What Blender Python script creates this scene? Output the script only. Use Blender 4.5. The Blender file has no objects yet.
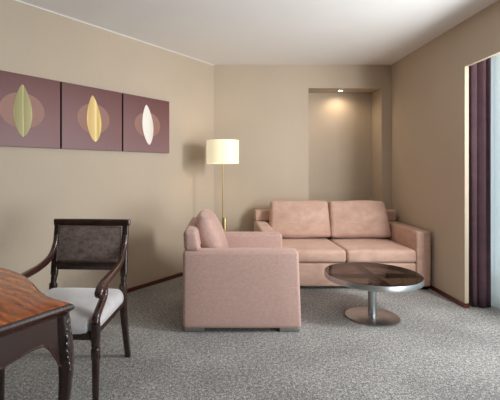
import bpy, bmesh, math, random
from mathutils import Vector, Matrix, Euler
random.seed(7)
S = bpy.context.scene
COL = S.collection
PI = math.pi

def lin(c):
    c = c / 255.0
    return c / 12.92 if c <= 0.04045 else ((c + 0.055) / 1.055) ** 2.4
def rgb(r, g, b): return (lin(r), lin(g), lin(b), 1.0)

# ------------------------------------------------------------------ materials
class NT:
    def __init__(s, name):
        s.m = bpy.data.materials.new(name); s.m.use_nodes = True
        s.t = s.m.node_tree; s.n = s.t.nodes; s.l = s.t.links
        s.b = s.n['Principled BSDF']; s.out = s.n['Material Output']
    def add(s, t, **kw):
        n = s.n.new(t)
        for k, v in kw.items(): setattr(n, k, v)
        return n
    def link(s, a, b): s.l.new(a, b)
    def coord(s, scale=(1, 1, 1), which='Object'):
        tc = s.add('ShaderNodeTexCoord'); mp = s.add('ShaderNodeMapping')
        mp.inputs['Scale'].default_value = scale
        s.link(tc.outputs[which], mp.inputs['Vector']); return mp.outputs['Vector']
    def noise(s, vec, scale, detail=3, rough=0.55, dist=0.0):
        n = s.add('ShaderNodeTexNoise'); n.inputs['Scale'].default_value = scale
        n.inputs['Detail'].default_value = detail; n.inputs['Roughness'].default_value = rough
        n.inputs['Distortion'].default_value = dist
        s.link(vec, n.inputs['Vector']); return n.outputs['Fac']
    def ramp(s, fac, stops):
        r = s.add('ShaderNodeValToRGB'); e = r.color_ramp.elements
        while len(e) < len(stops): e.new(0.5)
        for el, (p, c) in zip(e, stops): el.position = p; el.color = c
        s.link(fac, r.inputs['Fac']); return r.outputs['Color']
    def bump(s, h, strength=0.2, dist=0.002):
        b = s.add('ShaderNodeBump'); b.inputs['Strength'].default_value = strength
        b.inputs['Distance'].default_value = dist
        s.link(h, b.inputs['Height']); s.link(b.outputs['Normal'], s.b.inputs['Normal'])
    def set(s, **kw):
        for k, v in kw.items(): s.b.inputs[k.replace('_', ' ')].default_value = v

def m_plain(name, c, rough=0.6, metal=0.0, spec=0.5, var=0.06, scale=30):
    k = NT(name); v = k.coord()
    f = k.noise(v, scale)
    d = tuple(x * (1 - var) for x in c[:3]) + (1,); l = tuple(min(1, x * (1 + var)) for x in c[:3]) + (1,)
    k.link(k.ramp(f, [(0.3, d), (0.7, l)]), k.b.inputs['Base Color'])
    k.set(Roughness=rough, Metallic=metal); k.b.inputs['Specular IOR Level'].default_value = spec
    return k.m

def m_wallpaper(name, c):
    k = NT(name); v = k.coord((1, 1, 1)); v2 = k.coord((90, 90, 2.5))
    f = k.noise(v2, 3.0, 2); g = k.noise(v, 1.3, 2)
    mix = k.add('ShaderNodeMath', operation='MULTIPLY_ADD'); mix.inputs[1].default_value = 0.75
    k.link(f, mix.inputs[0]); k.link(g, mix.inputs[2])
    m2 = k.add('ShaderNodeMath', operation='MULTIPLY'); m2.inputs[1].default_value = 0.57
    k.link(mix.outputs[0], m2.inputs[0])
    d = tuple(x * 0.94 for x in c[:3]) + (1,); l = tuple(x * 1.06 for x in c[:3]) + (1,)
    k.link(k.ramp(m2.outputs[0], [(0.3, d), (0.7, l)]), k.b.inputs['Base Color'])
    k.set(Roughness=0.75); k.b.inputs['Specular IOR Level'].default_value = 0.25
    k.bump(f, 0.12, 0.0006)
    return k.m

def m_carpet():
    k = NT('grey_carpet'); v = k.coord()
    a = k.noise(v, 120, 3, 0.8); b = k.noise(v, 1.8, 2); c = k.noise(v, 46, 2, 0.75)
    m = k.add('ShaderNodeMath', operation='MULTIPLY_ADD'); m.inputs[1].default_value = 0.42
    k.link(c, m.inputs[0]); k.link(a, m.inputs[2])
    m2 = k.add('ShaderNodeMath', operation='MULTIPLY_ADD'); m2.inputs[1].default_value = 0.16
    k.link(b, m2.inputs[0]); k.link(m.outputs[0], m2.inputs[2])
    m3 = k.add('ShaderNodeMath', operation='MULTIPLY'); m3.inputs[1].default_value = 0.633
    k.link(m2.outputs[0], m3.inputs[0])
    k.link(k.ramp(m3.outputs[0], [(0.38, rgb(52, 52, 53)), (0.5, rgb(126, 125, 124)), (0.62, rgb(216, 214, 211))]), k.b.inputs['Base Color'])
    k.set(Roughness=0.95); k.b.inputs['Specular IOR Level'].default_value = 0.1
    k.b.inputs['Sheen Weight'].default_value = 0.2
    k.bump(a, 0.6, 0.004)
    return k.m

def m_velvet(name, c, c2, sheen=0.5, patch=9, tint=None, rough=0.7, fine=260):
    k = NT(name); v = k.coord(); w = k.coord((1.0, 1.0, 1.6))
    a = k.noise(w, patch, 5, 0.68, 0.4); b = k.noise(v, fine, 2)
    m = k.add('ShaderNodeMath', operation='MULTIPLY_ADD'); m.inputs[1].default_value = 0.35
    k.link(b, m.inputs[0]); k.link(a, m.inputs[2])
    m2 = k.add('ShaderNodeMath', operation='MULTIPLY'); m2.inputs[1].default_value = 0.74
    k.link(m.outputs[0], m2.inputs[0])
    k.link(k.ramp(m2.outputs[0], [(0.34, c2), (0.62, c)]), k.b.inputs['Base Color'])
    k.set(Roughness=rough); k.b.inputs['Specular IOR Level'].default_value = 0.2
    k.b.inputs['Sheen Weight'].default_value = sheen; k.b.inputs['Sheen Roughness'].default_value = 0.4
    k.b.inputs['Sheen Tint'].default_value = tint or c
    k.bump(b, 0.15, 0.001)
    return k.m

def m_wood(name, dark, mid, light, rough=0.25, scale=(1, 1, 1), coat=0.5, ring=5, band=.45):
    k = NT(name); v = k.coord(scale)
    n = k.noise(v, 3.0, 5, 0.6, 1.6)
    wv = k.add('ShaderNodeTexWave'); wv.wave_type = 'BANDS'; wv.bands_direction = 'Y'
    wv.inputs['Scale'].default_value = ring; wv.inputs['Distortion'].default_value = 7
    wv.inputs['Detail'].default_value = 4; wv.inputs['Detail Scale'].default_value = 1.6
    k.link(v, wv.inputs['Vector'])
    m = k.add('ShaderNodeMath', operation='MULTIPLY_ADD'); m.inputs[1].default_value = band
    k.link(wv.outputs['Fac'], m.inputs[0]); k.link(n, m.inputs[2])
    m2 = k.add('ShaderNodeMath', operation='MULTIPLY'); m2.inputs[1].default_value = 1 / (1.02 + band)
    k.link(m.outputs[0], m2.inputs[0])
    k.link(k.ramp(m2.outputs[0], [(0.22, dark), (0.5, mid), (0.78, light)]), k.b.inputs['Base Color'])
    k.set(Roughness=rough); k.b.inputs['Coat Weight'].default_value = coat; k.b.inputs['Coat Roughness'].default_value = 0.12
    return k.m

def m_metal(name, c, rough=0.25, aniso=False):
    k = NT(name); v = k.coord((1, 1, 60) if aniso else (1, 1, 1))
    f = k.noise(v, 12, 3)
    k.link(k.ramp(f, [(0.3, tuple(x * .85 for x in c[:3]) + (1,)), (0.7, c)]), k.b.inputs['Base Color'])
    k.set(Metallic=1.0, Roughness=rough); return k.m

def m_emit(name, c, e, strength, rough=0.6):
    k = NT(name); v = k.coord(); f = k.noise(v, 140, 2)
    k.link(k.ramp(f, [(0.3, tuple(x * .97 for x in c[:3]) + (1,)), (0.7, c)]), k.b.inputs['Base Color'])
    k.b.inputs['Emission Color'].default_value = e; k.b.inputs['Emission Strength'].default_value = strength
    k.set(Roughness=rough); return k.m

def m_smoked(name, tint, ior=1.5, rough=0.03):
    k = NT(name)
    tr = k.add('ShaderNodeBsdfTransparent'); tr.inputs['Color'].default_value = tint
    gl = k.add('ShaderNodeBsdfGlossy'); gl.inputs['Roughness'].default_value = rough
    fr = k.add('ShaderNodeFresnel'); fr.inputs['IOR'].default_value = ior
    ge = k.add('ShaderNodeNewGeometry'); io = k.add('ShaderNodeMath', operation='MULTIPLY_ADD')
    io.inputs[1].default_value = 1 / ior - ior; io.inputs[2].default_value = ior
    k.link(ge.outputs['Backfacing'], io.inputs[0]); k.link(io.outputs[0], fr.inputs['IOR'])
    mx = k.add('ShaderNodeMixShader')
    fm = k.add('ShaderNodeMath', operation='MULTIPLY'); fb = k.add('ShaderNodeMath', operation='SUBTRACT'); fb.inputs[0].default_value = 1.0
    k.link(ge.outputs['Backfacing'], fb.inputs[1]); k.link(fr.outputs[0], fm.inputs[0]); k.link(fb.outputs[0], fm.inputs[1])
    k.link(fm.outputs[0], mx.inputs[0]); k.link(tr.outputs[0], mx.inputs[1]); k.link(gl.outputs[0], mx.inputs[2])
    k.link(mx.outputs[0], k.out.inputs['Surface']); return k.m

def m_sheer(name, c):
    k = NT(name); v = k.coord((400, 400, 400)); f = k.noise(v, 1.0, 1)
    tl = k.add('ShaderNodeBsdfTranslucent'); tl.inputs['Color'].default_value = c
    df = k.add('ShaderNodeBsdfDiffuse'); df.inputs['Color'].default_value = c
    tr = k.add('ShaderNodeBsdfTransparent')
    a = k.add('ShaderNodeMixShader'); a.inputs[0].default_value = 0.4
    k.link(tl.outputs[0], a.inputs[1]); k.link(df.outputs[0], a.inputs[2])
    b = k.add('ShaderNodeMixShader'); k.link(k.ramp(f, [(0.3, (.2, .2, .2, 1)), (0.7, (.4, .4, .4, 1))]), b.inputs[0])
    k.link(a.outputs[0], b.inputs[1]); k.link(tr.outputs[0], b.inputs[2])
    k.link(b.outputs[0], k.out.inputs['Surface']); return k.m

def m_grad(name, axis, stops, rough=0.5, nz=0.0, scale=(60, 60, 4)):
    """colour across the object's own axis, with a little streaky variation"""
    k = NT(name); tc = k.add('ShaderNodeTexCoord'); sp = k.add('ShaderNodeSeparateXYZ')
    k.link(tc.outputs['Generated'], sp.inputs[0])
    f = k.noise(k.coord(scale), 1.0, 3)
    m = k.add('ShaderNodeMath', operation='MULTIPLY_ADD'); m.inputs[1].default_value = nz
    k.link(f, m.inputs[0]); k.link(sp.outputs[axis], m.inputs[2])
    m2 = k.add('ShaderNodeMath', operation='SUBTRACT'); m2.inputs[1].default_value = nz * 0.5
    k.link(m.outputs[0], m2.inputs[0])
    k.link(k.ramp(m2.outputs[0], stops), k.b.inputs['Base Color'])
    k.set(Roughness=rough); return k.m

M = {}
M['wall'] = m_wallpaper('beige_wallpaper', rgb(189, 174, 156))
M['ceil'] = m_plain('ceiling_paint', rgb(238, 238, 238), 0.9, spec=.1, var=.01, scale=3)
M['white'] = m_plain('white_paint', rgb(225, 215, 200), 0.5, var=.02)
M['carpet'] = m_carpet()
M['base'] = m_wood('cherry_skirting', rgb(50, 20, 12), rgb(88, 38, 23), rgb(116, 54, 33), 0.3, (3, 3, 20))
M['pink'] = m_velvet('dusty_pink_velvet', rgb(189, 158, 149), rgb(174, 142, 133), .55, 40, rgb(240, 215, 205))
M['salmon'] = m_velvet('salmon_velvet', rgb(200, 169, 154), rgb(178, 144, 128), .5, 6, rgb(235, 212, 202))
M['darkwood'] = m_wood('dark_mahogany', rgb(20, 10, 8), rgb(38, 20, 16), rgb(58, 32, 25), 0.28, (4, 4, 4), .6)
M['apronwood'] = m_plain('polished_dark_wood', rgb(52, 31, 26), .3, var=.12, scale=6)
M['armwood'] = m_wood('reddish_mahogany', rgb(30, 13, 10), rgb(56, 27, 21), rgb(82, 44, 34), 0.25, (4, 4, 4), .7)
M['veneer'] = m_wood('orange_burl_veneer', rgb(96, 40, 12), rgb(170, 84, 28), rgb(226, 132, 50), 0.24, (1.6, 5.5, 1), .4, 1.3, .26)
M['brownvelvet'] = m_velvet('taupe_crushed_velvet', rgb(136, 120, 113), rgb(86, 72, 67), .35, 26, rgb(190, 180, 178))
M['seatvelvet'] = m_velvet('taupe_velvet_painted_sheen', rgb(204, 201, 204), rgb(182, 177, 177), 1.0, 8, rgb(252, 253, 255))  # taupe velvet; the window's pale sheen is put into the base colour
M['trimtape'] = m_plain('grey_braid', rgb(72, 62, 57), .5, var=.2, scale=300)
M['steel'] = m_metal('brushed_steel', (.47, .49, .505, 1), .33)
M['footsteel'] = m_metal('satin_steel', (.42, .42, .42, 1), .35)
M['brass'] = m_metal('satin_brass', (.48, .36, .19, 1), .35)
M['smoke'] = m_smoked('smoked_glass', (.40, .35, .325, 1), 1.33)
M['glass'] = m_smoked('window_glass', (.95, .97, .97, 1))
M['darkmetal'] = m_metal('dark_metal', (.05, .045, .042, 1), .4)
M['shade'] = m_emit('lit_linen_shade', rgb(236, 224, 186), (1.0, 0.90, 0.64, 1), 0.5)
M['bulb'] = m_emit('glowing_bulb', rgb(255, 245, 220), (1.0, .86, .62, 1), 14)
M['drape'] = m_velvet('plum_drape', rgb(92, 68, 76), rgb(74, 54, 62), .2, 3, rgb(150, 120, 130))
M['sheer'] = m_sheer('white_sheer', (.86, .9, .9, 1))
M['black'] = m_plain('black_edge', rgb(22, 16, 18), .6)
M['canvas'] = m_grad('mauve_print', 2, [(0, rgb(134, 102, 104)), (.45, rgb(126, 88, 88)), (1, rgb(106, 66, 66))], .55, .25, (2, 2, 2))
M['oval'] = m_plain('tan_print', rgb(152, 112, 101), .6, var=.04)
M['leafgreen'] = m_grad('olive_leaf_print', 0, [(0, rgb(172, 158, 84)), (.08, rgb(136, 128, 76)), (.47, rgb(160, 150, 96)), (.5, rgb(205, 196, 140)), (.56, rgb(146, 138, 84)), (.93, rgb(170, 160, 108)), (1, rgb(206, 196, 130))], .5, .1)
M['leafgold'] = m_grad('golden_leaf_print', 0, [(0, rgb(236, 206, 130)), (.15, rgb(214, 176, 104)), (.5, rgb(226, 194, 130)), (.6, rgb(246, 226, 160)), (.75, rgb(206, 170, 92)), (1, rgb(240, 216, 130))], .5, .22)
M['leafwhite'] = m_grad('white_leaf_print', 0, [(0, rgb(246, 240, 232)), (.6, rgb(240, 234, 226)), (1, rgb(226, 214, 200))], .5, .1)

# ------------------------------------------------------------------ mesh helpers
def build(name, bm, mat, parent=None, loc=None, smooth=True, rot=None, angle=40):
    bmesh.ops.recalc_face_normals(bm, faces=bm.faces)
    me = bpy.data.meshes.new(name); bm.to_mesh(me); bm.free()
    me.materials.append(mat)
    if smooth:
        for p in me.polygons: p.use_smooth = True
        me.set_sharp_from_angle(angle=math.radians(angle))
    o = bpy.data.objects.new(name, me); COL.objects.link(o)
    if parent: o.parent = parent
    if loc is not None: o.location = loc
    if rot is not None: o.rotation_euler = rot
    return o
def tag(o, label=None, cat=None, group=None, kind=None):
    if label: o['label'] = label
    if cat: o['category'] = cat
    if group: o['group'] = group
    if kind: o['kind'] = kind
    return o
def thing(name, label, cat, loc, rotz=0.0, group=None):
    o = bpy.data.objects.new(name, None); o.empty_display_size = .1; COL.objects.link(o)
    o.location = loc; o.rotation_euler = (0, 0, rotz)
    return tag(o, label, cat, group)
def copy_tree(o, parent=None):
    c = o.copy(); COL.objects.link(c)
    if parent: c.parent = parent
    for ch in list(o.children): copy_tree(ch, c)
    return c

def box(bm, x0, x1, y0, y1, z0, z1):
    r = bmesh.ops.create_cube(bm, size=1.0)
    for v in r['verts']:
        v.co = Vector((x0 + (v.co.x + .5) * (x1 - x0), y0 + (v.co.y + .5) * (y1 - y0), z0 + (v.co.z + .5) * (z1 - z0)))
    return r['verts']

def stops(h, r, n):
    e = [-h + r * (1 - math.cos(PI / 2 * i / 5)) * 1.0 for i in range(6)]
    mid = [-(h - r) + 2 * (h - r) * i / n for i in range(1, n)]
    return e + mid + [-x for x in reversed(e)]
def rbox(bm, c, size, r, crown=(0, 0, 0), n=8, shape=None):
    """box with rounded edges and domed faces, merged into bm; shape(v) may deform the local point"""
    h = [s / 2 for s in size]
    st = [stops(h[i], min(r, h[i] * .98), n) for i in range(3)]
    vs = {}
    def vert(i, j, k):
        key = (i, j, k)
        if key not in vs:
            p = Vector((st[0][i], st[1][j], st[2][k]))
            q = Vector([max(-(h[a] - r), min(h[a] - r, p[a])) for a in range(3)])
            d = p - q
            if d.length > 1e-9: p = q + d.normalized() * r
            for a in range(3):
                if crown[a]:
                    b_, c_ = (a + 1) % 3, (a + 2) % 3
                    p[a] += crown[a] * (p[a] / h[a]) * max(0, 1 - (p[b_] / h[b_]) ** 2) * max(0, 1 - (p[c_] / h[c_]) ** 2)
            if shape: p = shape(p)
            vs[key] = bm.verts.new(p + Vector(c))
        return vs[key]
    L = [len(s) - 1 for s in st]
    def quad(a, b, c_, d):
        f = [vert(*a), vert(*b), vert(*c_), vert(*d)]
        try: bm.faces.new(f)
        except ValueError: pass
    for i in range(L[0]):
        for j in range(L[1]):
            for k in (0, L[2]): quad((i, j, k), (i + 1, j, k), (i + 1, j + 1, k), (i, j + 1, k))
    for i in range(L[0]):
        for k in range(L[2]):
            for j in (0, L[1]): quad((i, j, k), (i + 1, j, k), (i + 1, j, k + 1), (i, j, k + 1))
    for j in range(L[1]):
        for k in range(L[2]):
            for i in (0, L[0]): quad((i, j, k), (i, j + 1, k), (i, j + 1, k + 1), (i, j, k + 1))

def lathe(bm, prof, c=(0, 0, 0), n=48):
    rings = []
    for r, z in prof:
        if r < 1e-6: rings.append([bm.verts.new((c[0], c[1], c[2] + z))])
        else: rings.append([bm.verts.new((c[0] + r * math.cos(2 * PI * i / n), c[1] + r * math.sin(2 * PI * i / n), c[2] + z)) for i in range(n)])
    for a, b in zip(rings, rings[1:]):
        for i in range(n):
            j = (i + 1) % n
            if len(a) == 1 and len(b) == 1: continue
            if len(a) == 1: bm.faces.new((a[0], b[i], b[j]))
            elif len(b) == 1: bm.faces.new((a[i], a[j], b[0]))
            else: bm.faces.new((a[i], a[j], b[j], b[i]))

def catmull(P, sub=6):
    out = []
    n = len(P)
    for i in range(n - 1):
        p0, p1, p2, p3 = P[max(i - 1, 0)], P[i], P[i + 1], P[min(i + 2, n - 1)]
        for s in range(sub):
            t = s / sub
            out.append(tuple(0.5 * ((2 * b) + (-a + c) * t + (2 * a - 5 * b + 4 * c - d) * t * t + (-a + 3 * b - 3 * c + d) * t ** 3)
                             for a, b, c, d in zip(p0, p1, p2, p3)))
    out.append(tuple(P[-1])); return out

def sweep(bm, pts, normal, sq=3.0, n=16, sub=6, smooth=True):
    """pts: (x,y,z,w,h); w is the width along normal, h the depth in the plane of the path"""
    P = catmull(pts, sub) if smooth else pts
    N = Vector(normal).normalized(); rings = []
    for i, p in enumerate(P):
        a = Vector(P[max(i - 1, 0)][:3]); b = Vector(P[min(i + 1, len(P) - 1)][:3])
        t = (b - a).normalized(); u = t.cross(N).normalized()
        ring = []
        for k in range(n):
            th = 2 * PI * (k + .5) / n; cx, cy = math.cos(th), math.sin(th)
            e = 2.0 / sq
            x = math.copysign(abs(cx) ** e, cx) * p[3] / 2; y = math.copysign(abs(cy) ** e, cy) * p[4] / 2
            ring.append(bm.verts.new(Vector(p[:3]) + N * x + u * y))
        rings.append(ring)
    for a, b in zip(rings, rings[1:]):
        for k in range(n):
            bm.faces.new((a[k], a[(k + 1) % n], b[(k + 1) % n], b[k]))
    bm.faces.new(rings[0]); bm.faces.new(list(reversed(rings[-1])))

def prism(bm, poly, z0, z1):
    lo = [bm.verts.new((x, y, z0)) for x, y in poly]; hi = [bm.verts.new((x, y, z1)) for x, y in poly]
    n = len(poly)
    for i in range(n): bm.faces.new((lo[i], lo[(i + 1) % n], hi[(i + 1) % n], hi[i]))
    bm.faces.new(lo); bm.faces.new(hi)

# ------------------------------------------------------------------ camera
F = 395.0; EYE = 1.26
cam = bpy.data.cameras.new('camera'); co = bpy.data.objects.new('camera', cam); COL.objects.link(co)
co.location = (0, 0, EYE); co.rotation_euler = (PI / 2, 0, 0)
cam.sensor_width = 36; cam.lens = F / 500 * 36; cam.shift_x = 0.06; cam.shift_y = -0.063; cam.clip_start = .05
S.camera = co

# ------------------------------------------------------------------ room
H = 2.60; YB = 5.11; XR = 2.215; XC = -0.08; YR = -1.2
SL = 0.782
def xl(y): return XC - SL * (YB - y)
def struct(name, bm, mat, smooth=False): return tag(build(name, bm, mat, smooth=smooth), kind='structure')

bm = bmesh.new(); prism(bm, [(xl(YR) - .2, YR - .15), (3.0, YR - .15), (3.0, 5.6), (xl(5.6) - .2, 5.6)], -.1, 0); struct('floor', bm, M['carpet'])
bm = bmesh.new(); prism(bm, [(xl(YR) - .2, YR - .15), (3.0, YR - .15), (3.0, 5.6), (xl(5.6) - .2, 5.6)], H, H + .1); struct('ceiling', bm, M['ceil'])
# left wall runs obliquely from the back corner towards the camera
dl = Vector((-SL, -1, 0)).normalized(); nl = Vector((1, -SL, 0)).normalized()     # nl points into the room
bm = bmesh.new(); a = Vector((XC, YB, 0)); b = Vector((xl(YR - .1), YR - .1, 0))
prism(bm, [(a.x, a.y), (b.x, b.y), (b.x - nl.x * .12, b.y - nl.y * .12), (a.x - nl.x * .12, a.y - nl.y * .12)], 0, H); struct('wall_left', bm, M['wall'])
# back wall with an alcove
NX0, NX1, NZ, ND = 1.145, 2.09, 2.30, .33
bm = bmesh.new()
box(bm, XC - .1, NX0, YB, YB + ND, 0, H); box(bm, NX1, XR + .02, YB, YB + ND, 0, H); box(bm, NX0, NX1, YB, YB + ND, NZ, H)
bmesh.ops.remove_doubles(bm, verts=bm.verts, dist=1e-5)
struct('wall_back', bm, M['wall'])
bm = bmesh.new(); box(bm, NX0 - .05, NX1 + .05, YB + ND, YB + ND + .06, 0, H); struct('wall_alcove', bm, M['wall'])
# right wall: a thin boxed-out lining with the tall opening in front of the window
OY1, OY0, OZ, TH = 3.575, -.95, 2.187, .032
bm = bmesh.new()
box(bm, XR, XR + TH, OY1, YB + .05, 0, H); box(bm, XR, XR + TH, OY0, OY1, OZ, H); box(bm, XR, XR + TH, YR - .1, OY0, 0, H)
struct('wall_right', bm, M['wall'])
bm = bmesh.new(); box(bm, xl(YR) - .1, 3.0, YR - .12, YR, 0, H); struct('wall_rear', bm, M['wall'])
# pale painted edge of the opening
bm = bmesh.new(); box(bm, XR - .002, XR + TH + .002, OY1 - .004, OY1 - .0005, .045, OZ); box(bm, XR - .002, XR + TH + .002, OY0, OY1 - .004, OZ - .004, OZ - .0005)
struct('trim_1', bm, M['wall'])
# outer wall with the window
WX = 2.78; WY0, WY1, WZ0, WZ1 = -.9, 4.5, .10, 2.45
bm = bmesh.new()
box(bm, WX, WX + .1, YR - .12, WY0, 0, H); box(bm, WX, WX + .1, WY1, 5.6, 0, H)
box(bm, WX, WX + .1, WY0, WY1, 0, WZ0); box(bm, WX, WX + .1, WY0, WY1, WZ1, H)
struct('wall_window', bm, M['white'])
bm = bmesh.new(); box(bm, XR + TH, WX, YB + ND - .02, YB + ND + .06, 0, H); struct('wall_recess', bm, M['white'])
win = bpy.data.objects.new('window_1', None); COL.objects.link(win); win.location = (WX + .05, WY0, WZ0); tag(win, kind='structure')
bm = bmesh.new(); L_, T_ = WY1 - WY0, WZ1 - WZ0
for y in (0, L_ / 2 - .03, L_ - .06): box(bm, -.03, .03, y, y + .06, 0, T_)
box(bm, -.03, .03, 0, L_, 0, .06); box(bm, -.03, .03, 0, L_, T_ - .06, T_)
build('window_frame', bm, M['white'], win, smooth=False)
for y0, y1 in ((.06, L_ / 2 - .03), (L_ / 2 + .03, L_ - .06)):
    bm = bmesh.new(); box(bm, -.004, .004, y0, y1, .06, T_ - .06); build('window_pane', bm, M['glass'], win, smooth=False)
# skirting
BH = .04
bm = bmesh.new(); w = .012
for p, q in ((Vector((XC, YB, 0)), Vector((xl(YR), YR, 0))),):
    prism(bm, [(p.x + nl.x * .0005, p.y + nl.y * .0005), (q.x + nl.x * .0005, q.y + nl.y * .0005), (q.x + nl.x * w, q.y + nl.y * w), (p.x + nl.x * w, p.y + nl.y * w)], 0.0005, BH)
struct('baseboard_left', bm, M['base'])
bm = bmesh.new(); box(bm, XC + .02, NX0, YB - w, YB - .0005, .0005, BH); struct('baseboard_back', bm, M['base'])
bm = bmesh.new(); box(bm, XR - w, XR - .0005, OY1 - w, YB - w, .0005, BH); box(bm, XR - .0005, XR + TH + .004, OY1 - w, OY1 - .0045, .0005, BH)
struct('baseboard_right', bm, M['base'])
# slim pale bead where left wall meets the ceiling
bm = bmesh.new(); p = Vector((XC, YB, 0)); q = Vector((xl(YR), YR, 0))
prism(bm, [(p.x + nl.x * .0005, p.y + nl.y * .0005), (q.x + nl.x * .0005, q.y + nl.y * .0005), (q.x + nl.x * .006, q.y + nl.y * .006), (p.x + nl.x * .006, p.y + nl.y * .006)], H - .007, H - .0005)
struct('trim_2', bm, M['ceil'])

# ------------------------------------------------------------------ downlight in the alcove
dx, dy = 1.605, 5.26
t = thing('recessed_downlight', 'small round lit downlight in the top of the wall alcove', 'ceiling light', (dx, dy, NZ))
bm = bmesh.new(); lathe(bm, [(.028, -.001), (.028, -.006), (.042, -.006), (.044, -.001)], n=32); build('trim_ring', bm, M['white'], t)
bm = bmesh.new(); lathe(bm, [(0, -.010), (.014, -.009), (.024, -.006), (.027, -.001)], n=32); build('bulb', bm, M['bulb'], t)
def lamp(name, kind, loc, energy, color, rot=None, **kw):
    d = bpy.data.lights.new(name, kind); d.energy = energy; d.color = color
    for k, v in kw.items(): setattr(d, k, v)
    o = bpy.data.objects.new(name, d); COL.objects.link(o); o.location = loc
    if rot: o.rotation_euler = rot
    return o
lamp('downlight_beam', 'SPOT', (dx, dy, NZ - .025), 8.5, (1, .80, .55), (0, 0, 0), spot_size=math.radians(172), spot_blend=1.0, shadow_soft_size=.02)

# ------------------------------------------------------------------ art panels on the left wall
def on_left(y, z, off=0.0):
    return Vector((xl(y) + nl.x * off, y + nl.y * off, z))
ang = math.atan2(-nl.x, nl.y) + PI        # local +Y looks out of the wall
AW, AH = .648, .580
def leaf_poly(w, h, tip, lean, n=26):
    L, R = [], []
    for i in range(n + 1):
        t = i / n; z = -h / 2 + h * t
        f = math.sin(PI * t ** tip) ** .72 if 0 < t < 1 else 0
        sft = lean * (t - .5)
        L.append((-w / 2 * f + sft, z)); R.append((w / 2 * f + sft, z))
    return R + list(reversed(L[1:-1]))
def plate(bm, poly, y0, y1):
    a = [bm.verts.new((x, y0, z)) for x, z in poly]; b = [bm.verts.new((x, y1, z)) for x, z in poly]; n = len(poly)
    for i in range(n): bm.faces.new((a[i], a[(i + 1) % n], b[(i + 1) % n], b[i]))
    bm.faces.new(a); bm.faces.new(b)
arts = [(3.182, 'leafgreen', (.150, .420, .86, -.006), (.36, .285), 0.0, 'mauve canvas print of an olive green leaf, nearest the camera', ),
        (3.698, 'leafgold', (.152, .430, .84, -.03), (.345, .275), .0, 'mauve canvas print of a golden yellow leaf, middle of the three panels'),
        (4.216, 'leafwhite', (.150, .425, .92, -.04), (.355, .262), .0, 'mauve canvas print of a white leaf, closest to the floor lamp')]
for y, lm, (lw, lh, tip, lean), (ow, oh), oz, lab in arts:
    c = on_left(y - .013, 1.722)
    t = thing('leaf_canvas_print', lab, 'picture', c, 0, 'leaf pictures in a row on the left wall')
    # local X runs along the wall to the viewer's right, local Y points into the room
    t.rotation_euler = (0, 0, math.atan2(-dl.y, -dl.x)); sgn = -1
    hw = AW / 2 - .004
    bm = bmesh.new(); box(bm, -hw, hw, -.0260, -.001, -AH / 2, AH / 2); build('backing_board', bm, M['black'], t, smooth=False)
    bm = bmesh.new(); rbox(bm, (0, -.0285, 0), (2 * hw - .002, .005, AH - .002), .001, n=2); build('canvas', bm, M['canvas'], t)
    bm = bmesh.new(); plate(bm, [(ow / 2 * math.cos(2 * PI * i / 64), oh / 2 * math.sin(2 * PI * i / 64) - .0) for i in range(64)], -.0318, -.0306)
    build('oval_print', bm, M['oval'], t, smooth=False)
    bm = bmesh.new(); plate(bm, leaf_poly(lw, lh, tip, lean), -.0335, -.0315); lf = build('leaf_print', bm, M[lm], t, smooth=False)

# ------------------------------------------------------------------ floor lamp
LX, LY = .031, 4.50
t = thing('floor_lamp', 'lit brass floor lamp with a cream drum shade behind the armchair', 'floor lamp', (LX, LY, 0))
bm = bmesh.new(); lathe(bm, [(0, 0), (.13, 0), (.13, .012), (.125, .018), (.03, .022), (0, .022)], n=48); build('lamp_base', bm, M['brass'], t)
bm = bmesh.new(); lathe(bm, [(0, .02), (.021, .02), (.021, .69), (.019, .695), (0, .695)], n=24); build('lower_stem', bm, M['brass'], t, (.02, 0, 0))
bm = bmesh.new(); lathe(bm, [(0, .02), (.0075, .02), (.0075, 1.50), (0, 1.50)], n=16); build('pole', bm, M['brass'], t)
SZ0, SZ1, SR = 1.315, 1.580, .184
bm = bmesh.new(); lathe(bm, [(SR, SZ0), (SR, SZ1), (SR - .004, SZ1), (SR - .004, SZ0), (SR, SZ0)], n=64); build('lamp_shade', bm, M['shade'], t)
bm = bmesh.new()
for a_ in (0, 2 * PI / 3, 4 * PI / 3):
    sweep(bm, [(0, 0, 1.50, .004, .004), ((SR - .003) * math.cos(a_), (SR - .003) * math.sin(a_), 1.50, .004, .004)], (0, 0, 1), 2, 8, 1, False)
build('shade_spider', bm, M['brass'], t)
bm = bmesh.new(); lathe(bm, [(0, 1.38), (.012, 1.38), (.03, 1.42), (.032, 1.445), (.02, 1.475), (0, 1.485)], n=24); build('bulb', bm, M['bulb'], t, (.0, 0, -.0))
lamp('floor_lamp_light', 'POINT', (LX + .05, LY - .05, 1.44), 1.2, (1, .80, .52), shadow_soft_size=.05)

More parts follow.
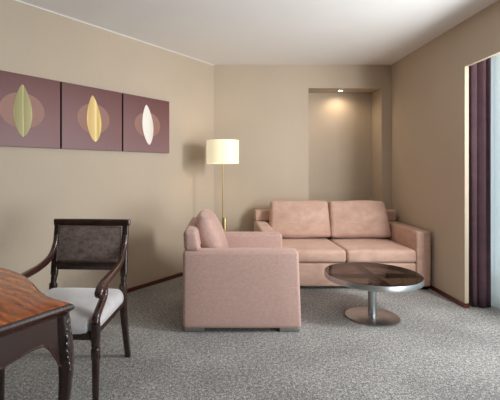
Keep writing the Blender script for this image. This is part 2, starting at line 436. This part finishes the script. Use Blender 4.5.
# ------------------------------------------------------------------ armchair (faces +X)
AX0, AX1, AY0, AY1 = -.286, .626, 3.015, 3.97
cx, cy = (AX0 + AX1) / 2, (AY0 + AY1) / 2; D = AX1 - AX0; W = AY1 - AY0; AT = .152; ATOP = .628
t = thing('armchair', 'dusty pink velvet armchair seen from its side, one cushion against its back', 'armchair', (cx, cy, 0))
for s in (-1, 1):
    bm = bmesh.new(); y = s * (W / 2 - AT / 2)
    rbox(bm, (0, y, (ATOP + .035) / 2), (D, AT, ATOP - .035), .028, (0, .004, .004), 6, lambda p: Vector((p.x - (.022 * (p.z + .3) / .6 if p.x > 0 else 0), p.y, p.z)))
    build('arm', bm, M['pink'], t)
iw = W - 2 * AT - .004
bm = bmesh.new(); rbox(bm, (.0, 0, .155), (D - .04, iw, .23), .02); build('base', bm, M['pink'], t)
bm = bmesh.new(); rbox(bm, (-D / 2 + .064, 0, (.785 + ATOP + .001) / 2), (.118, W - .01, .785 - ATOP - .001), .034, (0, .004, .006), 6,
     lambda p: Vector((p.x - .012 * (p.z / .07) * (1 if p.x > 0 else .2), p.y, p.z)))
build('backrest', bm, M['pink'], t)
bm = bmesh.new(); rbox(bm, (-D / 2 + .075, 0, .455), (.12, iw, .36), .02); build('back_panel', bm, M['pink'], t)
bm = bmesh.new(); rbox(bm, (.075, 0, .35), (D - .17, iw - .01, .155), .045, (0, 0, .015)); build('seat_cushion', bm, M['pink'], t)
def pil(p):
    f = 1 - .32 * max(0, (p.z / .26)) ** 2
    return Vector((p.x * f + .012 * math.sin(p.y * 9), p.y * (1 - .04 * max(0, p.z / .26)), p.z + .012 * math.cos(p.y * 7)))
bm = bmesh.new(); rbox(bm, (0, 0, 0), (.165, iw - .03, .48), .072, (.03, 0, .01), 8, pil)
build('back_cushion', bm, M['pink'], t, (-D / 2 + .215, 0, .640), rot=(0, math.radians(-20), 0))
for sx in (-1, 1):
    for sy in (-1, 1):
        bm = bmesh.new(); rbox(bm, (sx * (D / 2 - .092), sy * (W / 2 - .075), .018), (.15, .10, .034), .004, n=2); build('foot', bm, M['footsteel'], t)

# ------------------------------------------------------------------ sofa (faces -Y)
SX0, SX1, SY0, SY1 = .43, 2.188, 4.085, 5.03
cx, cy = (SX0 + SX1) / 2, (SY0 + SY1) / 2; W = SX1 - SX0; D = SY1 - SY0; AT = .150; ATOP = .608
t = thing('sofa', 'salmon pink velvet two-seat sofa in front of the wall alcove', 'sofa', (cx, cy, 0))
for s in (-1, 1):
    bm = bmesh.new(); rbox(bm, (s * (W / 2 - AT / 2), 0, (ATOP + .035) / 2), (AT, D, ATOP - .035), .024, (.004, 0, .004), 6); build('arm', bm, M['salmon'], t)
iw = W - 2 * AT - .004
bm = bmesh.new(); rbox(bm, (0, .005, .155), (iw, D - .02, .24), .015, (0, .004, 0)); build('base', bm, M['salmon'], t)
bm = bmesh.new(); rbox(bm, (0, D / 2 - .08, (.745 + ATOP + .001) / 2), (W - .01, .15, .745 - ATOP - .001), .022, (.003, 0, .005)); build('backrest', bm, M['salmon'], t)
bm = bmesh.new(); rbox(bm, (0, D / 2 - .085, .445), (iw, .13, .32), .02); build('back_panel', bm, M['salmon'], t)
for s in (-1, 1):
    cw = iw / 2 - .003; jx = s * (cw / 2 + .0015) + .005
    bm = bmesh.new(); rbox(bm, (0, 0, 0), (cw, D - .16, .135), .034, (0, .01, .014)); sc_ = build('seat_cushion', bm, M['salmon'], t, (jx, -.078, .347))
    bm = bmesh.new()
    def bc(p, s=s):
        return Vector((p.x * (1 - .02 * (p.z / .22)) - (.024 * (p.z / .22 + 1) if s > 0 and p.x > .2 else 0) * min(1, abs(p.x - .2) / .15) - .003 * (p.z / .22 + 1) + (.012 * (p.z / .22 + 1) if s < 0 and p.x < -.2 else 0), p.y * (1 - .12 * p.z / .22), p.z + .004 * math.sin(p.x * 11 + s)))
    rbox(bm, (0, 0, 0), (cw - .004, .17, .43), .042, (0, .045, .008), 8, bc)
    build('back_cushion', bm, M['salmon'], t, (jx, D / 2 - .258, .648), rot=(math.radians(-9), 0, 0))
for sx in (-1, 1):
    for sy in (-1, 1):
        bm = bmesh.new(); rbox(bm, (sx * (W / 2 - .09), sy * (D / 2 - .07), .018), (.14, .09, .034), .004, n=2); build('foot', bm, M['darkmetal'], t)

# ------------------------------------------------------------------ coffee table
TX, TY = 1.291, 3.35; TR, TZ = .393, .374
t = thing('coffee_table', 'round smoked glass coffee table on a brushed steel pedestal', 'coffee table', (TX, TY, 0))
bm = bmesh.new(); lathe(bm, [(0, .001), (.214, .001), (.219, .004), (.219, .011), (.214, .014), (.05, .016), (0, .016)], n=96); build('pedestal_base', bm, M['steel'], t)
bm = bmesh.new(); lathe(bm, [(0, .015), (.034, .015), (.034, TZ - .05), (0, TZ - .05)], n=32); build('column', bm, M['steel'], t)
bm = bmesh.new(); lathe(bm, [(TR - .004, TZ - .044), (TR, TZ - .042), (TR, TZ - .002), (TR - .001, TZ), (TR - .004, TZ), (TR - .004, TZ - .044)], n=128); build('rim', bm, M['steel'], t)
bm = bmesh.new(); lathe(bm, [(0, TZ - .010), (TR - .0045, TZ - .010), (TR - .0045, TZ - .0005), (0, TZ - .0005)], n=96); build('glass_top', bm, M['smoke'], t)
bm = bmesh.new(); box(bm, -TR + .012, TR - .012, -.022, .022, TZ - .04, TZ - .012); build('cross_bar', bm, M['darkmetal'], t, smooth=False)
bm = bmesh.new(); box(bm, -.022, .022, .0225, TR - .012, TZ - .04, TZ - .012); box(bm, -.022, .022, -TR + .012, -.0225, TZ - .04, TZ - .012); build('cross_bar', bm, M['darkmetal'], t, smooth=False)
bm = bmesh.new(); lathe(bm, [(.233, TZ - .045), (.240, TZ - .045), (.240, TZ - .040), (.233, TZ - .040), (.233, TZ - .045)], n=96); build('support_ring', bm, M['darkmetal'], t)

# ------------------------------------------------------------------ antique armchair (faces -Y)
CX = -.868; HX = .252; HR = .231
t = thing('wooden_armchair', 'dark carved wooden armchair with velvet seat and back, beside the desk', 'chair', (CX, 2.34, 0), math.radians(-3.6))
Y0 = 2.34
for s in (-1, 1):
    x = s * HR
    bm = bmesh.new(); sweep(bm, [(x, 2.668 - Y0, 0.001, .036, .040), (x, 2.63 - Y0, .12, .038, .042), (x, 2.585 - Y0, .27, .041, .044), (x, 2.56 - Y0, .40, .044, .046), (x, 2.555 - Y0, .47, .044, .046)], (1, 0, 0), 4)
    build('leg', bm, M['darkwood'], t)
    bm = bmesh.new(); sweep(bm, [(x, 2.555 - Y0, .471, .044, .044), (x, 2.557 - Y0, .51, .044, .044), (x, 2.558 - Y0, .517, .032, .034), (x, 2.561 - Y0, .527, .030, .032), (x, 2.566 - Y0, .55, .034, .036),
                                 (x, 2.568 - Y0, .56, .030, .032), (x, 2.572 - Y0, .572, .044, .036), (x, 2.583 - Y0, .66, .042, .034), (x, 2.602 - Y0, .78, .040, .032), (x, 2.622 - Y0, .907, .036, .03)], (1, 0, 0), 4)
    build('back_post', bm, M['darkwood'], t)
    x = s * HX
    # front leg: square block, ring, carved vase, tapering shaft
    bm = bmesh.new(); y = 2.035 - Y0
    sweep(bm, [(x, y, .001, .028, .028), (x, y, .10, .032, .032), (x, y, .285, .038, .038), (x, y, .292, .043, .043), (x, y, .335, .045, .045), (x, y, .345, .038, .038), (x, y, .36, .042, .042),
               (x, y, .372, .040, .040), (x, y, .382, .046, .046), (x, y, .47, .044, .044)], (1, 0, 0), 3, sub=4)
    build('leg', bm, M['darkwood'], t)
    bm = bmesh.new()
    for k in range(10):
        th = 2 * PI * k / 10; px, py = x + .021 * math.cos(th), y + .021 * math.sin(th)
        sweep(bm, [(px, py, .285, .004, .004), (px, py, .31, .008, .008), (px, py, .338, .004, .004)], (1, 0, 0), 2, 8, 4)
    build('leg_carving', bm, M['armwood'], t)
    # arm: sweeps from the back post down to a scroll
    A = [(2.606, .825, .030, .030), (2.592, .770, .030, .034), (2.555, .715, .031, .036), (2.50, .680, .033, .036), (2.40, .657, .036, .036), (2.28, .647, .038, .036), (2.17, .640, .040, .036),
         (2.105, .628, .042, .036), (2.078, .606, .042, .030), (2.090, .588, .042, .022)]
    bm = bmesh.new(); sweep(bm, [(s * (HR + (HX - HR) * min(1, max(0, (2.62 - a[0]) / .5))), a[0] - Y0, a[1], a[2] * 1.08, a[3] * 1.12) for a in A], (1, 0, 0), 2.6)
    lathe_c = bmesh.new()
    build('arm', bm, M['armwood'], t); lathe_c.free()
    Pp = [(2.165, .625, .030, .030), (2.162, .585, .032, .032), (2.135, .555, .032, .034), (2.085, .525, .033, .036), (2.045, .497, .034, .036), (2.036, .471, .036, .036)]
    bm = bmesh.new(); sweep(bm, [(x, p[0] - Y0, p[1], p[2] * 1.15, p[3] * 1.15) for p in Pp], (1, 0, 0), 2.8); build('arm_post', bm, M['armwood'], t)
# rails of the back (leaning with the posts)
def lean_y(z): return 2.572 + (z - .572) * (2.622 - 2.572) / (.907 - .572)
bm = bmesh.new(); sweep(bm, [(-HR - .020, 2.622 - Y0, .903, .044, .036), (0, 2.622 - Y0, .903, .046, .038), (HR + .020, 2.622 - Y0, .903, .044, .036)], (0, 0, 1), 5)
build('top_rail', bm, M['darkwood'], t)
bm = bmesh.new()
bm.free()
for sgn in (-1, 1):
    bm = bmesh.new(); lathe(bm, [(0, -.02), (.012, -.018), (.014, 0), (.012, .018), (0, .02)], (sgn * (HR + .016), 2.624 - Y0, .906), 16)
    build('rail_knob', bm, M['armwood'], t)
yb = lean_y(.625) - Y0
bm = bmesh.new(); sweep(bm, [(-HR + .012, yb, .627, .054, .034), (HR - .012, yb, .627, .054, .030)], (0, 0, 1), 5, smooth=False); build('lower_rail', bm, M['darkwood'], t)
zc = .766; bh = .236
rot_b = (-math.atan2(2.622 - 2.572, .907 - .572), 0, 0)
bm = bmesh.new(); rbox(bm, (0, 0, 0), (2 * HR - .034, .034, bh), .012, (0, .012, 0)); build('back_panel', bm, M['brownvelvet'], t, (0, lean_y(zc) - Y0, zc), rot=rot_b)
bm = bmesh.new(); hw, hh = HR - .026, bh / 2 - .010
for a_, b_ in (((-hw, -hh), (hw, -hh)), ((hw, -hh), (hw, hh)), ((hw, hh), (-hw, hh)), ((-hw, hh), (-hw, -hh))):
    sweep(bm, [(a_[0], -.0175, a_[1], .004, .004), (b_[0], -.0175, b_[1], .004, .004)], (0, 1, 0), 2, 8, 1, False)
build('braid_trim', bm, M['trimtape'], t, (0, lean_y(zc) - Y0, zc), rot=rot_b)
# seat rails and cushion
bm = bmesh.new(); fy, ry = 2.035 - Y0, 2.555 - Y0
box(bm, -HX + .02, HX - .02, fy - .014, fy + .014, .385, .425)
box(bm, -HR + .018, HR - .018, ry - .014, ry + .014, .385, .44)
for s in (-1, 1): box(bm, s * HR - .015, s * HR + .015, fy + .02, ry - .021, .385, .44)
bmesh.ops.bevel(bm, geom=bm.edges[:], offset=.004, segments=2, affect='EDGES'); build('seat_frame', bm, M['darkwood'], t)
def seat_shape(p):
    # notch the four corners slightly so the cushion tucks inside the posts
    k = max(0, abs(p.x) - .2) / .045; j = max(0, abs(p.y) - .22) / .045
    return Vector((p.x - math.copysign(.028 * min(1, k) * min(1, j), p.x), p.y - math.copysign(.02 * min(1, k) * min(1, j), p.y), p.z))
bm = bmesh.new(); rbox(bm, (0, 0, 0), (2 * HX + .008, .555, .088), .043, (0, .006, .024), 12, seat_shape); build('seat_cushion', bm, M['seatvelvet'], t, (0, (fy + ry) / 2 - .006, .447))

# ------------------------------------------------------------------ writing desk (parallel to the left wall)
e1 = Vector((-.616, -.788)); e2 = Vector((-.788, .616)); P0 = Vector((-.544, 1.468)); DL, DS = 1.30, .56
ctr = P0 + e1 * DS / 2 + e2 * DL / 2
t = thing('writing_desk', 'carved dark wooden writing desk with glossy orange veneered top', 'desk', (ctr.x, ctr.y, 0))
th = math.atan2(-e2.y, -e2.x)       # local +X = -e2 (towards the visible corner), local +Y = -e1 (towards the chair)
t.rotation_euler = (0, 0, th)
hx, hy = DL / 2, DS / 2
def long_bulge(x):      # serpentine of a long edge, x in -1..1
    c = (1 + math.cos(x * PI)) / 2; return .083 * c - .036 * math.sin(PI * abs(x)) * (1 - c)
def short_bulge(y): return .008 * (1 + math.cos(y * PI))
def outline(inset=0.0, n=40):
    pts = []
    for i in range(n + 1):
        x = -1 + 2 * i / n; pts.append((x * (hx - inset), -(hy - inset + long_bulge(x))))
    for i in range(1, n):
        y = -1 + 2 * i / n; pts.append((hx - inset + short_bulge(y), y * (hy - inset)))
    for i in range(n + 1):
        x = 1 - 2 * i / n; pts.append((x * (hx - inset), hy - inset + long_bulge(x)))
    for i in range(1, n):
        y = 1 - 2 * i / n; pts.append((-(hx - inset + short_bulge(y)), y * (hy - inset)))
    return pts
def layered(bm, layers):
    rings = [[bm.verts.new((x, y, z)) for x, y in outline(ins)] for ins, z in layers]
    n = len(rings[0])
    for a_, b_ in zip(rings, rings[1:]):
        for i in range(n): bm.faces.new((a_[i], a_[(i + 1) % n], b_[(i + 1) % n], b_[i]))
    bm.faces.new(rings[0]); bm.faces.new(rings[-1])
bm = bmesh.new(); layered(bm, [(.03, .718), (.016, .719), (.014, .726), (.006, .732), (.0, .738), (-.003, .746), (.0, .754), (.006, .758), (.010, .7595), (.03, .7595)])
build('moulded_edge', bm, M['armwood'], t, angle=30)
bm = bmesh.new(); layered(bm, [(.0085, .7592), (.0085, .7606), (.011, .761)]); build('desk_top', bm, M['veneer'], t)
# apron panels with a scalloped lower edge
def apron(along, half, bulge, sgn, ins=.014):
    bm = bmesh.new(); n = 48; F_, B_ = [], []
    for i in range(n + 1):
        u = -1 + 2 * i / n; a_ = u * (half - .045)
        f = bulge(u) - ins
        au = abs(u)
        if au < .55: low = .620 + .018 * (1 - math.cos(PI * au / .55)) / 2
        elif au < .70: low = .638
        else: low = .638 - .10 * ((au - .70) / .30) ** 1.7
        for L, off in ((F_, f), (B_, f - .018)):
            if along == 'x': p = (a_, sgn * (hy + off)); 
            else: p = (sgn * (hx + off), a_)
            L.append((p, low))
    vs = []
    for (pf, low), (pb, _) in zip(F_, B_):
        vs.append([bm.verts.new((pf[0], pf[1], .7185)), bm.verts.new((pf[0], pf[1], low)), bm.verts.new((pb[0], pb[1], low)), bm.verts.new((pb[0], pb[1], .7185))])
    for a_, b_ in zip(vs, vs[1:]):
        for k in range(4): bm.faces.new((a_[k], a_[(k + 1) % 4], b_[(k + 1) % 4], b_[k]))
    bm.faces.new(vs[0]); bm.faces.new(vs[-1])
    ap = build('apron', bm, M['apronwood'], t)
    bm = bmesh.new(); pts = [(p[0], p[1], low, .010, .010) for p, low in F_]
    N = (0, 1, 0) if along == 'x' else (1, 0, 0)
    sweep(bm, pts, N, 2, 8, 1, False); build('bead_moulding', bm, M['armwood'], ap)
apron('x', hx, long_bulge, 1); apron('x', hx, long_bulge, -1); apron('y', hy, short_bulge, 1); apron('y', hy, short_bulge, -1)
# cabriole legs, bending along the diagonal
def cab_leg(sx, sy):
    d = Vector((sx, sy)).normalized(); N = Vector((-d.y, d.x, 0)); bx_, by_ = sx * (hx - .034), sy * (hy - .034)
    prof = [(.000, .7175, .062, .062), (.006, .66, .058, .062), (.016, .60, .052, .062), (.021, .54, .048, .054), (.019, .46, .044, .046), (.012, .38, .040, .041), (-.002, .25, .035, .035),
            (-.012, .15, .030, .030), (.0, .08, .030, .030), (.016, .04, .036, .040), (.024, .015, .042, .050), (.024, .001, .036, .044)]
    bm = bmesh.new(); sweep(bm, [(bx_ + d.x * o, by_ + d.y * o, z, w_, h_) for o, z, w_, h_ in prof], N, 3.2, 20, 5)
    lg = build('leg', bm, M['darkwood'], t)
    # acanthus carving hanging down the knee: a stem scroll over overlapping lobes
    bm = bmesh.new()
    def at(o, z, side): return Vector((bx_ + d.x * o, by_ + d.y * o, z)) + N * side
    def surf(z):
        for (o0, z0, _, h0), (o1, z1, _, h1) in zip(prof, prof[1:]):
            if z1 <= z <= z0:
                k = (z0 - z) / (z0 - z1); return (o0 + (o1 - o0) * k) + (h0 + (h1 - h0) * k) / 2
        return prof[0][0] + prof[0][3] / 2
    def lobe(z, side, r, ln, tilt):
        c = at(surf(z) - .003 - abs(side) * .45, z, side)
        res = bmesh.ops.create_icosphere(bm, subdivisions=2, radius=1.0)
        mt = Matrix.Translation(c) @ Matrix(((N.x, d.x, 0, 0), (N.y, d.y, 0, 0), (0, 0, 1, 0), (0, 0, 0, 1))) @ Matrix.Rotation(tilt, 4, 'Y') @ Matrix.Diagonal((r, r * .75, ln, 1))
        for v in res['verts']: v.co = mt @ v.co
    for z, wd, ln in ((.685, .006, .018), (.66, .010, .016), (.635, .015, .017), (.61, .020, .018), (.585, .022, .018), (.56, .019, .018), (.535, .014, .017), (.512, .008, .016)):
        for s in (-1, 1): lobe(z, s * wd * 1.25, .0095, ln * 1.3, s * .5)
    for z in (.69, .67, .645, .62, .595, .57, .545, .52, .50): lobe(z, 0, .006, .020, 0)
    build('knee_carving', bm, M['carve'], lg)
M['carve'] = m_wood('polished_carving', rgb(16, 9, 8), rgb(34, 20, 17), rgb(56, 34, 28), .16, (4, 4, 4), 1.0)
for sx in (-1, 1):
    for sy in (-1, 1): cab_leg(sx, sy)

# ------------------------------------------------------------------ curtains
def drape(name, path, z0, z1, mat, label, cat, thick=.003, flare=.0):
    bm = bmesh.new(); P = path; nz = 24; rows = []
    for k in range(nz + 1):
        f = k / nz; z = z0 + (z1 - z0) * f
        row = []
        for i, (x, y) in enumerate(P):
            wob = .006 * math.sin(i * .35 + f * 3.1) * (1 - f)
            row.append(bm.verts.new((x + wob, y + wob * .6, z)))
        rows.append(row)
    for a_, b_ in zip(rows, rows[1:]):
        for i in range(len(P) - 1): bm.faces.new((a_[i], a_[i + 1], b_[i + 1], b_[i]))
    o = build(name, bm, mat, angle=80)
    m = o.modifiers.new('thickness', 'SOLIDIFY'); m.thickness = thick
    return tag(o, label, cat)
# the plum drape is drawn back: its leading edge faces the room, the rest is gathered behind
lead = [(2.285, 3.640), (2.282, 3.600), (2.292, 3.582), (2.312, 3.570), (2.326, 3.575), (2.334, 3.592), (2.345, 3.570), (2.362, 3.548), (2.385, 3.545), (2.398, 3.560), (2.404, 3.575),
        (2.412, 3.552), (2.424, 3.540), (2.434, 3.552), (2.436, 3.60)]
rest = []
for i in range(1, 7):
    y = 3.60 + i * .05; rest.append((2.29 if i % 2 else 2.43, y + .012)); rest.append((2.29 if i % 2 else 2.43, y + .028))
pth = [(p[0], p[1]) for p in catmull([q for q in lead + rest], 5)]
drape('curtain', pth, .012, 2.598, M['drape'], 'plum purple curtain gathered at the edge of the window opening', 'curtain')
pth = [(2.495 + .022 * math.sin(i * .62), 3.78 - i * .0125) for i in range(85)]
drape('sheer_curtain', pth, .015, 2.598, M['sheer'], 'white translucent sheer curtain hanging behind the plum curtain', 'sheer curtain', .0008)

# ------------------------------------------------------------------ light
w = bpy.data.worlds.new('world'); S.world = w; w.use_nodes = True
bg = w.node_tree.nodes['Background']
bg.inputs['Color'].default_value = (.80, .92, 1.0, 1); bg.inputs['Strength'].default_value = 1.5
# daylight entering through the uncovered half of the window
lamp('window_daylight', 'AREA', (2.64, 2.15, 1.82), 80, (1.0, .985, .965), (0, PI / 2 - math.radians(4), math.radians(-42)), shape='RECTANGLE', size=1.0, size_y=.45)
lamp('ceiling_fill', 'AREA', (3.25, -.05, .8), 95, (.95, .98, 1.0), (0, PI / 2 + math.radians(36), math.radians(-30)), shape='RECTANGLE', size=1.4, size_y=1.6)  # added fill, tilted up to brighten the ceiling and the near room

S.view_settings.view_transform = 'Standard'; S.view_settings.look = 'None'
S.view_settings.gamma = 1.0; S.view_settings.use_curve_mapping = False
S.view_settings.exposure = 0.0
S.cycles.max_bounces = 12; S.cycles.diffuse_bounces = 6; S.cycles.transparent_max_bounces = 12
S.cycles.use_denoising = True; S.cycles.caustics_reflective = False; S.cycles.caustics_refractive = False
